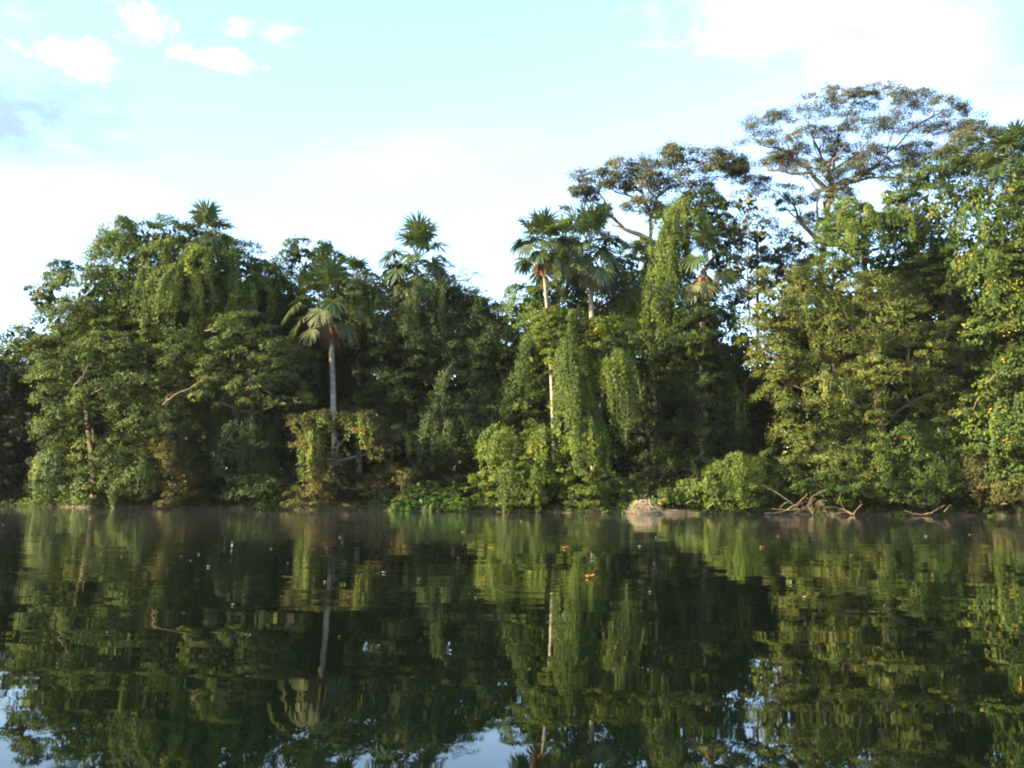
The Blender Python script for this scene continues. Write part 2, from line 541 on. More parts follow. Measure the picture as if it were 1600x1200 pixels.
def water():
    m, nt = new_mat('river_water')
    N, L = nt.nodes.new, nt.links.new
    geo = N('ShaderNodeNewGeometry')

    def noise(sx, sy, scale, detail=2.0, rough=.5, off=0.0):
        mp = N('ShaderNodeMapping'); mp.inputs['Scale'].default_value = (sx, sy, 1)
        mp.inputs['Location'].default_value = (off, off * .7, off * 1.3)
        nz = N('ShaderNodeTexNoise'); nz.inputs['Scale'].default_value = scale
        nz.inputs['Detail'].default_value = detail; nz.inputs['Roughness'].default_value = rough
        L(geo.outputs['Position'], mp.inputs[0]); L(mp.outputs[0], nz.inputs['Vector'])
        return nz

    def centred(nz, amp):
        s = N('ShaderNodeVectorMath'); s.operation = 'SUBTRACT'; s.inputs[1].default_value = (.5, .5, .5)
        L(nz.outputs['Color'], s.inputs[0])
        k = N('ShaderNodeVectorMath'); k.operation = 'MULTIPLY'; k.inputs[1].default_value = amp
        L(s.outputs[0], k.inputs[0])
        return k.outputs[0]

    def add(a, b):
        s = N('ShaderNodeVectorMath'); s.operation = 'ADD'
        L(a, s.inputs[0]); L(b, s.inputs[1])
        return s.outputs[0]
    swell = centred(noise(.32, 1.0, 1.2, 1.5, off=3), (.008, .020, 0))      # slow undulation
    fine = centred(noise(.16, 1.0, 5.2, 1.5, off=9), (.018, .050, 0))     # cross ripples, long crests
    # patches where a breath of wind raises the ripples
    pt = noise(.08, .16, 1.0, 2, off=5)
    mr = N('ShaderNodeMapRange'); mr.inputs['From Min'].default_value = .40; mr.inputs['From Max'].default_value = .62
    mr.inputs['To Min'].default_value = .25; mr.inputs['To Max'].default_value = 1.25
    L(pt.outputs['Fac'], mr.inputs['Value'])
    sx_ = N('ShaderNodeSeparateXYZ'); L(geo.outputs['Position'], sx_.inputs[0])
    mr2 = N('ShaderNodeMapRange'); mr2.inputs['From Min'].default_value = 5; mr2.inputs['From Max'].default_value = 14
    mr2.inputs['To Min'].default_value = .14; mr2.inputs['To Max'].default_value = 1.0
    L(sx_.outputs['Y'], mr2.inputs['Value'])
    mm = N('ShaderNodeMath'); mm.operation = 'MULTIPLY'; L(mr.outputs[0], mm.inputs[0]); L(mr2.outputs[0], mm.inputs[1])
    sc_ = N('ShaderNodeVectorMath'); sc_.operation = 'SCALE'
    L(fine, sc_.inputs[0]); L(mm.outputs[0], sc_.inputs['Scale'])
    n = add(add(swell, sc_.outputs[0]), geo.outputs['Normal'])
    nn = N('ShaderNodeVectorMath'); nn.operation = 'NORMALIZE'; L(n, nn.inputs[0])
    pb = N('ShaderNodeBsdfPrincipled')
    pb.inputs['Base Color'].default_value = (.0028, .0055, .0028, 1)
    pb.inputs['Roughness'].default_value = .015
    pb.inputs['IOR'].default_value = 1.333
    L(nn.outputs[0], pb.inputs['Normal'])
    out = N('ShaderNodeOutputMaterial'); L(pb.outputs[0], out.inputs[0])
    V = [(-4000, -4000, 0), (4000, -4000, 0), (4000, 6000, 0), (-4000, 6000, 0)]
    o = mesh_quads('water', V, [(0, 1, 2, 3)], m)
    tag(o, 'dark calm river water mirroring the forest, finely rippled', kind='structure')


water()


def mist():
    m, nt = new_mat('mist')
    pv = nt.nodes.new('ShaderNodeVolumePrincipled')
    pv.inputs['Color'].default_value = (.95, .93, .95, 1)
    pv.inputs['Density'].default_value = .0004
    pv.inputs['Anisotropy'].default_value = .2
    out = nt.nodes.new('ShaderNodeOutputMaterial'); nt.links.new(pv.outputs[0], out.inputs['Volume'])
    V = [(x, y, z) for z in (.01, .30) for x, y in ((-220, 22), (220, 22), (220, 103), (-220, 103))]
    F = [(0, 3, 2, 1), (4, 5, 6, 7), (0, 1, 5, 4), (1, 2, 6, 5), (2, 3, 7, 6), (3, 0, 4, 7)]
    o = mesh_quads('mist', V, F, m)
    tag(o, 'thin morning mist lying on the water along the bank', kind='stuff')


mist()


def haze():
    m, nt = new_mat('haze')
    pv = nt.nodes.new('ShaderNodeVolumePrincipled')
    pv.inputs['Color'].default_value = (.90, .94, 1.0, 1)
    pv.inputs['Density'].default_value = .00006
    out = nt.nodes.new('ShaderNodeOutputMaterial'); nt.links.new(pv.outputs[0], out.inputs['Volume'])
    V = [(x, y, z) for z in (-4, 52) for x, y in ((-420, -300), (420, -300), (420, 420), (-420, 420))]
    F = [(0, 3, 2, 1), (4, 5, 6, 7), (0, 1, 5, 4), (1, 2, 6, 5), (2, 3, 7, 6), (3, 0, 4, 7)]
    o = mesh_quads('haze', V, F, m)
    tag(o, 'faint pale morning haze in the air', kind='stuff')


haze()


# ------------------------------------------------------------------ trees
def tree(name, label, cat, D, base, blobs, mat, leaf=.22, puff=1.0, dens=1.0, airy=0., deep=1., trunk_r=.45, top=None,
         bark='bark', limb_r=.16, twigs=2, drapes=(), drape_mat=None, bare=(), inner=True, flat=.65, group=None, dD=1.5, droop=.35, sub=16, per=10, gap=.72, soft=1.0):
    """blobs: (px, py, rx, ry[, dD]) in photo pixels; base: px of the trunk foot"""
    B = [blob_of(*(b if len(b) == 5 else (*b, 0)), D, deep) for b in blobs]
    bx = P(base, 795, D + dD)[0]
    by = max(D + dD, float(shore(bx)) + .4)
    bz = float(ground_z(bx, by)) - .15
    org = np.array((bx, by, bz))
    t = thing(name, org, label, cat, group)
    L = Leaves()
    tips = crown_leaves(L, B, leaf, puff, dens, airy, inner=inner, flat=flat, droop=droop, sub=sub, per=per, gap=gap, soft=soft)
    if not drape_mat:
        for i, kw in drapes:
            drape(L, B[i], **kw)
    L.build('crown', M[mat], t, org)
    if drape_mat and drapes:
        L2 = Leaves()
        for i, kw in drapes:
            drape(L2, B[i], **kw)
        tag(L2.build('creeper', M[drape_mat], t, org), 'bright green creeper hanging over the crown')
    # wood
    C = np.array([b[0] for b in B])
    if top is None:
        tp = C.mean(0) * .6 + C[np.argmax(C[:, 2])] * .4
    else:
        tp = P(top[0], top[1], D + (top[2] if len(top) > 2 else dD))
    T = Tubes()
    tr = curve(org, tp, (rng.normal() * .6, 0, 0), 12, .05)
    T.add(tr, np.linspace(trunk_r, trunk_r * .45, 12) * np.array([1.5, 1.15] + [1] * 10), 10)
    T.build('trunk', M[bark], t, org)
    T = Tubes()
    LT, nroot = {}, np.full(len(tr) - 3, -1)
    nodes = tr[3:]; nrad = np.full(len(nodes), 1.0); ndist = np.zeros(len(nodes))
    order = np.argsort([np.linalg.norm(b[0] - tp) for b in B])
    for bi in order:
        c, r = B[bi]
        dv = c - nodes
        hor = np.linalg.norm(dv[:, :2], axis=1)
        cost = np.linalg.norm(dv, axis=1) + .55 * ndist + 3.0 * np.maximum(.25 * hor - dv[:, 2], 0) * .5
        k_ = int(np.argmin(cost))
        lo = nodes[k_]
        cv = curve(lo, c, UP * -.08 * np.linalg.norm(c - lo) * rng.uniform(-1, 1.5) + rng.normal(size=3) * .06 * np.linalg.norm(c - lo), 8, .25)
        rad = limb_r * nrad[k_] * min(1.5, .45 + float(np.linalg.norm(c - lo)) * .12)
        root = int(nroot[k_]) if nroot[k_] >= 0 else int(bi)
        T = LT.setdefault(root, Tubes())
        T.add(cv, np.linspace(rad, rad * .35, 8), 6)
        nroot = np.concatenate([nroot, np.full(7, root)])
        nodes = np.concatenate([nodes, cv[1:]]); nrad = np.concatenate([nrad, np.linspace(.85, .5, 7) * nrad[k_]])
        ndist = np.concatenate([ndist, ndist[k_] + np.linspace(0, 1, 8)[1:] * np.linalg.norm(c - lo)])
        if twigs and len(tips):
            d = np.linalg.norm((tips - c) / r, axis=1)
            near = tips[d < 1.15]
            for q in near[rng.permutation(len(near))[:int(twigs * 3)]]:
                s = cv[rng.integers(4, 8)]
                T.add(curve(s, q, rng.normal(size=3) * .15, 5, .25), np.linspace(max(rad * .4, .025), .012, 5), 4)
    for br in bare:
        pts = [P(*q) for q in br[0]]
        pts = np.array(pts)
        tt = np.linspace(0, len(pts) - 1, len(pts) * 4)
        ii = np.minimum(tt.astype(int), len(pts) - 2); ff = (tt - ii)[:, None]
        pp = pts[ii] * (1 - ff) + pts[ii + 1] * ff + rng.normal(size=(len(tt), 3)) * .03
        T2 = Tubes()
        T2.add(pp, np.linspace(br[1], br[1] * .3, len(pp)) * .75, 6)
        T2.build('bare_branch', M['bark_pale'], t, org)
    for T in LT.values():
        T.build('limb', M[bark], t, org)
    return t


# ---- deep forest that closes the view behind the front rows
def backdrop():
    L = Leaves()
    sky = [(-500, 560), (-200, 540), (0, 560), (60, 560), (130, 480), (200, 430), (330, 420), (430, 450), (480, 450), (560, 470), (640, 480), (720, 500), (790, 520),
           (850, 470), (980, 450), (1060, 450), (1120, 470), (1150, 560), (1205, 560), (1240, 470), (1330, 440), (1500, 380), (1600, 330), (1750, 280), (2100, 300)]
    sx, sy = np.array(sky).T
    B = []
    for D, lift in ((96, 25), (106, 18)):
        for px in np.arange(-480, 2100, 58):
            t = float(np.interp(px, sx, sy)) + lift - 12 + rng.uniform(-8, 26)
            py = t + 45
            while py < 800:
                r = rng.uniform(42, 66)
                B.append(blob_of(px + rng.uniform(-22, 22), py, r, r * rng.uniform(.8, 1.2), rng.uniform(-3, 3), D))
                py += r * 1.35
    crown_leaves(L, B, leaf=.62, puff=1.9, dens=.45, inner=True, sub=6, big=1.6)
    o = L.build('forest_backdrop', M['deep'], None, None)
    tag(o, 'dark mass of forest closing the view behind the front trees', kind='stuff')
    # stems of that wood
    T = Tubes()
    for px in np.arange(-450, 2050, 34):
        D = rng.uniform(94, 108)
        p = P(px + rng.uniform(-12, 12), 700, D)
        z0 = float(ground_z(p[0], D)) - .2
        h = rng.uniform(9, 15)
        T.add(curve((p[0], D, z0), (p[0] + rng.normal() * .7, D, z0 + h), K=7, wob=.05), np.linspace(.28, .14, 7), 7)
    o = T.build('forest_stems', M['bark'], None, None)
    tag(o, 'dim stems of the forest mass standing behind the front trees', kind='stuff')


backdrop()

V1 = dict(nsw=6, drop=(.5, 2.4), per=11, width=.45)
V2 = dict(nsw=3, drop=(.8, 4.2), per=14, width=.75)

# ---- left group
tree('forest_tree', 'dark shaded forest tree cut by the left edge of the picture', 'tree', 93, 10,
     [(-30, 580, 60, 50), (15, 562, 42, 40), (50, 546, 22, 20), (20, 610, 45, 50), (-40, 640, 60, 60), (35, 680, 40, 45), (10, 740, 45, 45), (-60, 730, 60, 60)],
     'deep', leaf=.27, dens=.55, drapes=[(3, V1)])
# forest continuing beyond the left edge and beyond the right edge
def beyond(side, cols):
    L = Leaves(); T = Tubes()
    B = []
    for px, D, h in cols:
        for dx, dy in ((0, 0), (40, 80), (-40, 90), (0, 170), (10, 240), (-20, 320)):
            if h + dy < 800: B.append(blob_of(px + dx, h + dy, 66, 56, 0, D))
        p = P(px, 795, D); z = float(ground_z(p[0], D)) - .2
        T.add(curve((p[0], D, z), P(px, h + 20, D), K=8, wob=.05), np.linspace(.5, .2, 8), 8)
    crown_leaves(L, B, leaf=.7, puff=2.0, dens=.4, sub=8)
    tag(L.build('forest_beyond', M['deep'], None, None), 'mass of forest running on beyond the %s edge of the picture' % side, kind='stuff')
    tag(T.build('forest_beyond_stems', M['bark'], None, None), 'stems of the forest beyond the %s edge of the picture' % side, kind='stuff')


beyond('left', [(-150, 92, 590), (-260, 96, 560), (-380, 98, 560)])
beyond('right', [(1780, 84, 330), (1900, 84, 340), (2030, 84, 300)])

tree('spreading_tree', 'grey green small-leaved tree forming the left end of the bank, bulging over the water', 'tree', 83.5, 150,
     [(75, 462, 22, 20, 3), (100, 432, 24, 22, 3), (62, 478, 14, 12, 3), (52, 545, 28, 32, 1), (105, 520, 48, 44, 1), (150, 470, 50, 52, 2), (190, 555, 60, 50, 0),
      (120, 590, 55, 48, -1.5), (235, 600, 48, 44, -1.5), (105, 655, 42, 50, -2), (165, 640, 50, 42, -2.5), (180, 705, 55, 40, -2), (255, 670, 38, 48, -2.5), (95, 745, 34, 42, -1.5),
      (160, 762, 45, 34, -1.8), (220, 750, 42, 46, -2), (215, 655, 36, 30, -3.5), (285, 560, 32, 34, -1.5)],
     'olive', leaf=.21, puff=.95, dens=1.1, trunk_r=.4, bark='bark',
     bare=[([(112, 612, 79), (118, 600, 78.6), (131, 585, 78.8), (137, 572, 79.5)], .09), ([(145, 616, 79), (151, 603, 78.6), (148, 590, 79)], .07),
           ([(143, 615, 78.7), (157, 608, 78.3), (168, 600, 78.6)], .07), ([(146, 690, 79), (145, 675, 78.5), (144, 668, 79)], .07),
           ([(255, 632, 79), (270, 618, 78.5), (295, 607, 78.5), (320, 590, 78.5), (345, 588, 79)], .065)],
     drapes=[(13, V1), (14, V1), (15, V1)])

tree('vine_draped_tree', 'tall vine-smothered tree making the summit of the left group', 'tree', 87, 300,
     [(322, 425, 26, 34, -2), (318, 560, 26, 40, -2), (188, 385, 26, 34, 0), (225, 378, 36, 28, 1), (262, 378, 34, 30, 1), (215, 425, 58, 44, 0), (158, 432, 38, 34, 1), (275, 420, 45, 40, -1), (230, 490, 50, 50, -1.5),
      (285, 480, 44, 46, -2.5), (335, 385, 34, 32, 2), (345, 425, 45, 44, 2), (300, 545, 50, 40, -1), (365, 480, 55, 45, 1), (390, 425, 38, 34, 4), (420, 455, 45, 36, 4),
      (170, 520, 50, 50, -1), (330, 640, 44, 50, 0), (290, 700, 50, 60, 1.5), (335, 750, 50, 50, 0)],
     'grove', leaf=.22, puff=1.0, dens=1.1, trunk_r=.6,
     drapes=[(5, V1), (7, V1), (8, V1), (9, dict(nsw=16, drop=(1, 3.4), per=10, width=.4)), (11, V1), (13, V1), (2, V1), (0, V1)], drape_mat='vine')

tree('brown_creeper', 'rust brown dead creeper hanging down to the water in front of the left hollow', 'vine', 82.5, 272,
     [(272, 650, 20, 30, -1), (285, 640, 18, 20, -.5), (268, 710, 18, 40, -1.5), (282, 760, 24, 34, -1.5), (262, 780, 24, 20, -2)], 'rust', leaf=.17, puff=.6, trunk_r=.12, limb_r=.06,
     drapes=[(0, dict(nsw=6, drop=(1, 4), per=7, width=.2)), (1, dict(nsw=6, drop=(1, 3), per=7, width=.2)), (2, dict(nsw=6, drop=(1, 2), per=7, width=.2))])
tree('branching_tree', 'pale leaved branching tree on the right flank of the left group, limbs reaching right', 'tree', 84, 395,
     [(385, 525, 42, 28, -2), (422, 560, 40, 32, -2), (362, 572, 34, 26, -2.5), (448, 592, 36, 26, -1), (335, 590, 24, 20, -3), (400, 612, 36, 20, -3), (440, 628, 42, 16, -2.5),
      (350, 540, 26, 24, -2), (320, 615, 20, 18, -3), (455, 560, 30, 22, 0)],
     'olive', leaf=.20, puff=.85, dens=1.1, trunk_r=.35, bark='bark_pale', airy=.05,
     bare=[([(320, 517, 81), (332, 514, 80.5), (340, 502, 80.5)], .06), ([(330, 516, 80.6), (336, 519, 80.5), (342, 512, 80.5)], .04),
           ([(402, 600, 80.5), (412, 608, 80), (425, 616, 80)], .09), ([(430, 575, 81), (445, 568, 81), (458, 564, 81)], .05),
           ([(375, 602, 80.5), (385, 597, 80), (400, 588, 80.5)], .06)])

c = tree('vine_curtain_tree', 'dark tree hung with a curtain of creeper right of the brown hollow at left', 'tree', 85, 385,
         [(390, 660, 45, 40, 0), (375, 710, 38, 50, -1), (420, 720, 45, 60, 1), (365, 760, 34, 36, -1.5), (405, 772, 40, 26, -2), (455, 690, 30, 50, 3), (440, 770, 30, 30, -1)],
         'vine_shaded', leaf=.2, drapes=[(0, V2), (1, V2), (2, V2), (0, V2)])

# ---- middle
tree('forest_tree', 'rounded dark tree on the skyline between the left group and the first grey-trunked palm', 'tree', 96, 460,
     [(460, 400, 24, 20, 0), (505, 402, 20, 18, 0), (522, 418, 22, 22, 0), (480, 428, 36, 24, 0), (430, 440, 30, 24, 0), (470, 480, 60, 45, 0), (530, 470, 45, 40, 0)],
     'grove', leaf=.25, puff=.9, airy=.12)
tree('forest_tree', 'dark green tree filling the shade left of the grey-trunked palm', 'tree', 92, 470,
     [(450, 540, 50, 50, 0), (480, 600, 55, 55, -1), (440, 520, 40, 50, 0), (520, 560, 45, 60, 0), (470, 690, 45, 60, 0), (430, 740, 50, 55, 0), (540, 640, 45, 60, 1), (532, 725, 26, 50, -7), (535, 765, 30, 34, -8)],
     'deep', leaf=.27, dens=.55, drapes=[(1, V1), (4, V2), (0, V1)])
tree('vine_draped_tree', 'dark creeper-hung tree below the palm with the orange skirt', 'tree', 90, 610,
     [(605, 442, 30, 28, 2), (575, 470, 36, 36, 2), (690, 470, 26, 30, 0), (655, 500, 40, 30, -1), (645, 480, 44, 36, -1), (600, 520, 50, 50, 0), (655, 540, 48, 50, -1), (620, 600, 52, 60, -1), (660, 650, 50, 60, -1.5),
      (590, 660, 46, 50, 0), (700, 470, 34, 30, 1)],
     'vine_shaded', leaf=.22, dens=1.1, drapes=[(3, V2), (4, V2), (5, V2), (6, V2), (2, V1)])
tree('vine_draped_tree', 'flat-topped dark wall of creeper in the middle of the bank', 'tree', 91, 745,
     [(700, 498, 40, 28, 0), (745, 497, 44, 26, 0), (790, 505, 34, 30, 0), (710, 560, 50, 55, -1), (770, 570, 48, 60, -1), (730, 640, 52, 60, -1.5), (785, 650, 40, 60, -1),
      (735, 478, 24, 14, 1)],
     'vine_shaded', leaf=.22, dens=1.1, drapes=[(0, V2), (1, V2), (2, V2), (3, V2), (4, V2), (5, V2), (1, V2)])
tree('leafless_tree', 'thin half-bare pale tree right of the orange-skirted palm', 'tree', 95, 725,
     [(705, 432, 22, 16, 0), (735, 436, 22, 12, 0), (750, 452, 14, 10, 0), (715, 455, 24, 14, 0)],
     'olive', leaf=.14, airy=.4, dens=.35, inner=False, twigs=14, limb_r=.07, trunk_r=.12, bark='bark_pale', puff=.8)
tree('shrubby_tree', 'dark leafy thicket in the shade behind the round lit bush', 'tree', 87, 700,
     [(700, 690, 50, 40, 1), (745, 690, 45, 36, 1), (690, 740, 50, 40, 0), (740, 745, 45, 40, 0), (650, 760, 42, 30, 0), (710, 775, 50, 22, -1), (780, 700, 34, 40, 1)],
     'vine_shaded', leaf=.26, puff=1.1, drapes=[(0, V1), (1, V1)])
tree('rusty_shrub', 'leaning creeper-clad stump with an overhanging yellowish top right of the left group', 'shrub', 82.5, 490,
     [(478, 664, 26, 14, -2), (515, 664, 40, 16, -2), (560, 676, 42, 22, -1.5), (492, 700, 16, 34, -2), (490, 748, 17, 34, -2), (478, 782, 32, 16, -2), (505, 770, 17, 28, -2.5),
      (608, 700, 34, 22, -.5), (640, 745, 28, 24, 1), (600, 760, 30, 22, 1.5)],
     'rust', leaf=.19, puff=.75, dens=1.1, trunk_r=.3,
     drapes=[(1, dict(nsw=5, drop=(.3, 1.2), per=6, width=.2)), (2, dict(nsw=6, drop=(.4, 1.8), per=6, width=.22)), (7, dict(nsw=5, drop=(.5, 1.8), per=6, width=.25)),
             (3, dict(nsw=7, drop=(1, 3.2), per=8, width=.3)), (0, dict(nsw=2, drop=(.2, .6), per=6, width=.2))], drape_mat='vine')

# ---- creeper tower and its neighbours
tree('round_bush', 'round sunlit bush at the water left of the creeper tower', 'bush', 81, 820,
     [(795, 705, 34, 34, -1), (845, 715, 38, 40, -1), (780, 750, 30, 40, -1.5), (820, 755, 40, 40, -2), (860, 765, 40, 34, -1.5), (800, 780, 34, 20, -2)],
     'vine', leaf=.2, puff=.85, dens=1.2, drapes=[(0, V1), (1, V1), (3, V1)])
tree('creeper_tower', 'tall sunlit tower of bright creeper standing in the water\'s edge at the middle', 'vine', 80, 915,
     [(862, 520, 26, 30, 1), (895, 508, 34, 18, 1), (938, 515, 38, 16, 1), (975, 540, 28, 26, 1), (893, 575, 22, 48, 0), (900, 650, 26, 60, -.5), (914, 715, 28, 56, -1),
      (915, 772, 38, 32, -1.2), (935, 750, 20, 46, -.5), (958, 585, 26, 34, -.3), (862, 498, 20, 18, .3), (866, 530, 18, 24, .3), (860, 550, 16, 16, .3), (867, 578, 13, 16, .2), (942, 545, 24, 28, .2)],
     'vine', leaf=.19, puff=.75, dens=1.1, trunk_r=.3,
     drapes=[(4, dict(nsw=8, drop=(1.5, 5), per=10, width=.3)), (5, dict(nsw=9, drop=(1, 4), per=10, width=.3)), (6, dict(nsw=8, drop=(.6, 2.5), per=10, width=.35)),
             (1, dict(nsw=6, drop=(.5, 2.5), per=8, width=.3)), (0, dict(nsw=5, drop=(.5, 1.5), per=8, width=.3)), (9, dict(nsw=7, drop=(.5, 2), per=9, width=.3))])
# hanging lobe on the right flank of the tower
L = Leaves()
cx = P(968, 560, 78.6)
org = np.array((cx[0], cx[1], cx[2]))
rows = []
for q in range(62):
    px = 968 + rng.normal() * 17
    top = 545 + abs(px - 965) * 1.1 + rng.uniform(-8, 8)
    end = rng.choice([640, 655, 680, 700]) - abs(px - 972) * 1.3 + rng.uniform(-12, 6)
    if px < 950: end -= 30
    D = 78.3 + rng.uniform(-.5, .9)
    K = 12
    ys = np.linspace(top, max(end, top + 30), K)
    ph = rng.random() * 6
    rows.append(np.array([P(px + 3 * math.sin(y * .05 + ph) + (y - 560) * .06, y, D - .3 * math.sin((y - 540) / 60)) for y in ys]))
strands(L, np.array(rows), 14, .19, .1)
vt = thing('hanging_creeper', org, 'lit lobe of creeper hanging free over the dark hollow on the tower\'s right side', 'vine')
L.build('leaves', M['vine'], vt, org)
T = Tubes()
for r_ in rows[::6]: T.add(r_, .02, 4)
T.build('stems', M['bark'], vt, org)

tree('forest_tree', 'leafy tree behind the leaning pale-trunked palm, lit on its left side', 'tree', 89, 850,
     [(822, 478, 26, 30, 0), (845, 520, 34, 50, 0), (835, 580, 30, 50, 0), (868, 455, 32, 34, 1), (885, 350, 24, 26, 3), (870, 400, 26, 30, 3), (895, 400, 40, 44, 4), (830, 640, 34, 50, 0),
      (905, 470, 36, 30, 2), (850, 690, 34, 40, 1)],
     'grove', leaf=.22, drapes=[(1, V2), (2, V2), (0, V1), (7, V2)])
tree('forest_tree', 'sunlit leafy tree between the orange-skirted palm and the creeper-clad dome', 'tree', 88, 905,
     [(985, 420, 24, 32, 3), (975, 470, 36, 32, 0), (1005, 470, 32, 36, 0), (960, 500, 36, 24, 0), (1010, 520, 34, 36, 0), (1000, 395, 18, 22, 4), (925, 555, 30, 50, 0), (930, 500, 30, 20, 0), (928, 560, 20, 40, -4), (926, 620, 18, 40, -4)],
     'grove', leaf=.22, trunk_r=.25, drapes=[(1, V2), (2, V2), (4, V2)])
tree('umbrella_tree', 'dark umbrella-crowned tree with a bare forked trunk rising against the sky behind the palms', 'tree', 98, 1015,
     [(930, 283, 34, 11, -1), (908, 305, 18, 12, -1), (975, 268, 30, 12, 0), (985, 285, 30, 12, 1), (1020, 262, 30, 14, 0), (1052, 238, 14, 10, 1), (1048, 258, 28, 14, 0), (1100, 248, 34, 12, 0),
      (1135, 255, 26, 11, 0), (1070, 285, 34, 14, -1), (1120, 275, 30, 12, 1), (1030, 300, 36, 14, 0), (960, 300, 26, 10, 2), (1005, 325, 26, 10, -1), (1045, 335, 24, 10, 0), (1085, 308, 26, 10, 1),
      (1150, 265, 14, 8, 0), (950, 330, 16, 6, 0), (1010, 282, 30, 12, -2)],
     'lace', leaf=.23, puff=.9, dens=1.7, airy=.0, trunk_r=.36, limb_r=.28, twigs=3, sub=13, per=10, gap=.8, soft=2.0, top=(1016, 340), inner=False, flat=.45, bark='bark', deep=1.3)
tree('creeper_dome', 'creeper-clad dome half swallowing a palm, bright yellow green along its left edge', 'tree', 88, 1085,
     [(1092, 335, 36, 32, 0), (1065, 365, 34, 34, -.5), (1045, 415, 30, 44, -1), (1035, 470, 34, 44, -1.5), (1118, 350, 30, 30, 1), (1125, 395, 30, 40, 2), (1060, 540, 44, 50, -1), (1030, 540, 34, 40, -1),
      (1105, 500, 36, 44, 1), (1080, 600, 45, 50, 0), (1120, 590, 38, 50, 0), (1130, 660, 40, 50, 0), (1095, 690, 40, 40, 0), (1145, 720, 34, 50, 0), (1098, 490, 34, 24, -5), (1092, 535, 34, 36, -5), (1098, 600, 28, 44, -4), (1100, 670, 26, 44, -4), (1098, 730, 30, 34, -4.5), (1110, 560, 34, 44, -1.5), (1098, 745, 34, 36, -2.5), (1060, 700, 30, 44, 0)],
     'vine_shaded', leaf=.21, dens=1.15, trunk_r=.5,
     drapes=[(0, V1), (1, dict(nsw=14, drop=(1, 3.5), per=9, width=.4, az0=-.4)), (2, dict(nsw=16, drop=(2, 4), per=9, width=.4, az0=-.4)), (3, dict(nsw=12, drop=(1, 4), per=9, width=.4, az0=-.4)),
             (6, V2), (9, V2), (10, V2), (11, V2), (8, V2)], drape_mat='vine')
tree('shady_tree', 'dark tree with sky showing between its thin stems left of the giant tree', 'tree', 94, 1175,
     [(1165, 320, 26, 26, 0), (1150, 365, 28, 32, 0), (1185, 365, 22, 26, 0), (1175, 410, 22, 22, 0), (1210, 400, 20, 22, 1), (1240, 380, 30, 26, 1), (1265, 410, 24, 24, 1), (1190, 450, 16, 16, 0), (1155, 470, 16, 20, 0), (1150, 425, 22, 26, 0), (1192, 425, 20, 20, 0), (1228, 425, 28, 22, 1), (1255, 440, 26, 24, 1),
      (1160, 540, 32, 40, 0)],
     'lace', leaf=.2, airy=.15, dens=.9, twigs=5, trunk_r=.25, bare=[([(1172, 500, 93), (1168, 440, 93), (1172, 380, 93), (1165, 320, 93)], .14), ([(1190, 510, 93), (1196, 450, 93), (1205, 390, 93)], .1)])
tree('dark_tree', 'dark tree closing the shady hollow behind the root heap', 'tree', 92, 1050,
     [(1030, 610, 36, 50, 0), (1020, 690, 40, 60, 0), (1060, 760, 50, 40, 0), (1000, 760, 50, 40, 0), (1170, 620, 34, 60, 1), (1185, 700, 34, 60, 1), (960, 680, 36, 60, 1), (970, 770, 40, 40, 1)],
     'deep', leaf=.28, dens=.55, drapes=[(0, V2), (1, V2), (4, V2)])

# ---- giant tree with lacy crown
GB = []
for (px, py, rx, ry) in [(1215, 195, 38, 12), (1185, 222, 24, 11), (1255, 180, 34, 11), (1300, 150, 30, 10), (1335, 160, 34, 12), (1375, 150, 30, 12), (1405, 165, 32, 12), (1440, 160, 28, 11),
                         (1475, 172, 30, 10), (1505, 185, 24, 12), (1520, 200, 14, 12), (1225, 235, 36, 10), (1270, 215, 32, 10), (1310, 195, 34, 11), (1350, 205, 36, 12), (1395, 205, 34, 12),
                         (1435, 200, 32, 10), (1470, 210, 26, 9), (1200, 265, 40, 9), (1250, 255, 42, 12), (1300, 245, 34, 12), (1340, 240, 34, 10), (1385, 245, 38, 12), (1430, 240, 30, 9), (1490, 225, 30, 9),
                         (1530, 215, 28, 9), (1215, 300, 26, 8), (1290, 275, 40, 10), (1330, 285, 34, 12), (1350, 262, 26, 10), (1180, 285, 24, 7), (1240, 320, 22, 7), (1300, 305, 26, 9), (1545, 210, 24, 8),
                         (1500, 250, 40, 12), (1455, 260, 34, 12), (1410, 275, 34, 14), (1270, 345, 20, 8)]:
    GB.append((px, py, rx * 1.15, ry * 1.25, rng.uniform(-4, 4)))
tree('giant_tree', 'tallest tree, its wide lacy crown of pale branches standing against the sky at right', 'tree', 104, 1285,
     GB, 'lace', leaf=.18, puff=.8, dens=1.4, airy=.0, trunk_r=.6, limb_r=.24, twigs=3, top=(1296, 300), inner=False, flat=.4, bark='bark', deep=1.0, sub=15, per=11, gap=.8, soft=1.7,
     bare=[([(1280, 370, 103), (1276, 320, 103), (1282, 300, 103), (1300, 292, 103)], .2), ([(1278, 315, 103), (1255, 302, 102), (1215, 312, 102)], .1),
           ([(1280, 302, 103), (1262, 280, 102), (1240, 262, 102), (1205, 268, 101)], .1), ([(1298, 292, 102.5), (1290, 262, 102), (1320, 230, 101), (1318, 190, 101)], .1),
           ([(1300, 290, 103), (1340, 270, 103), (1360, 230, 102), (1400, 190, 102)], .1)])

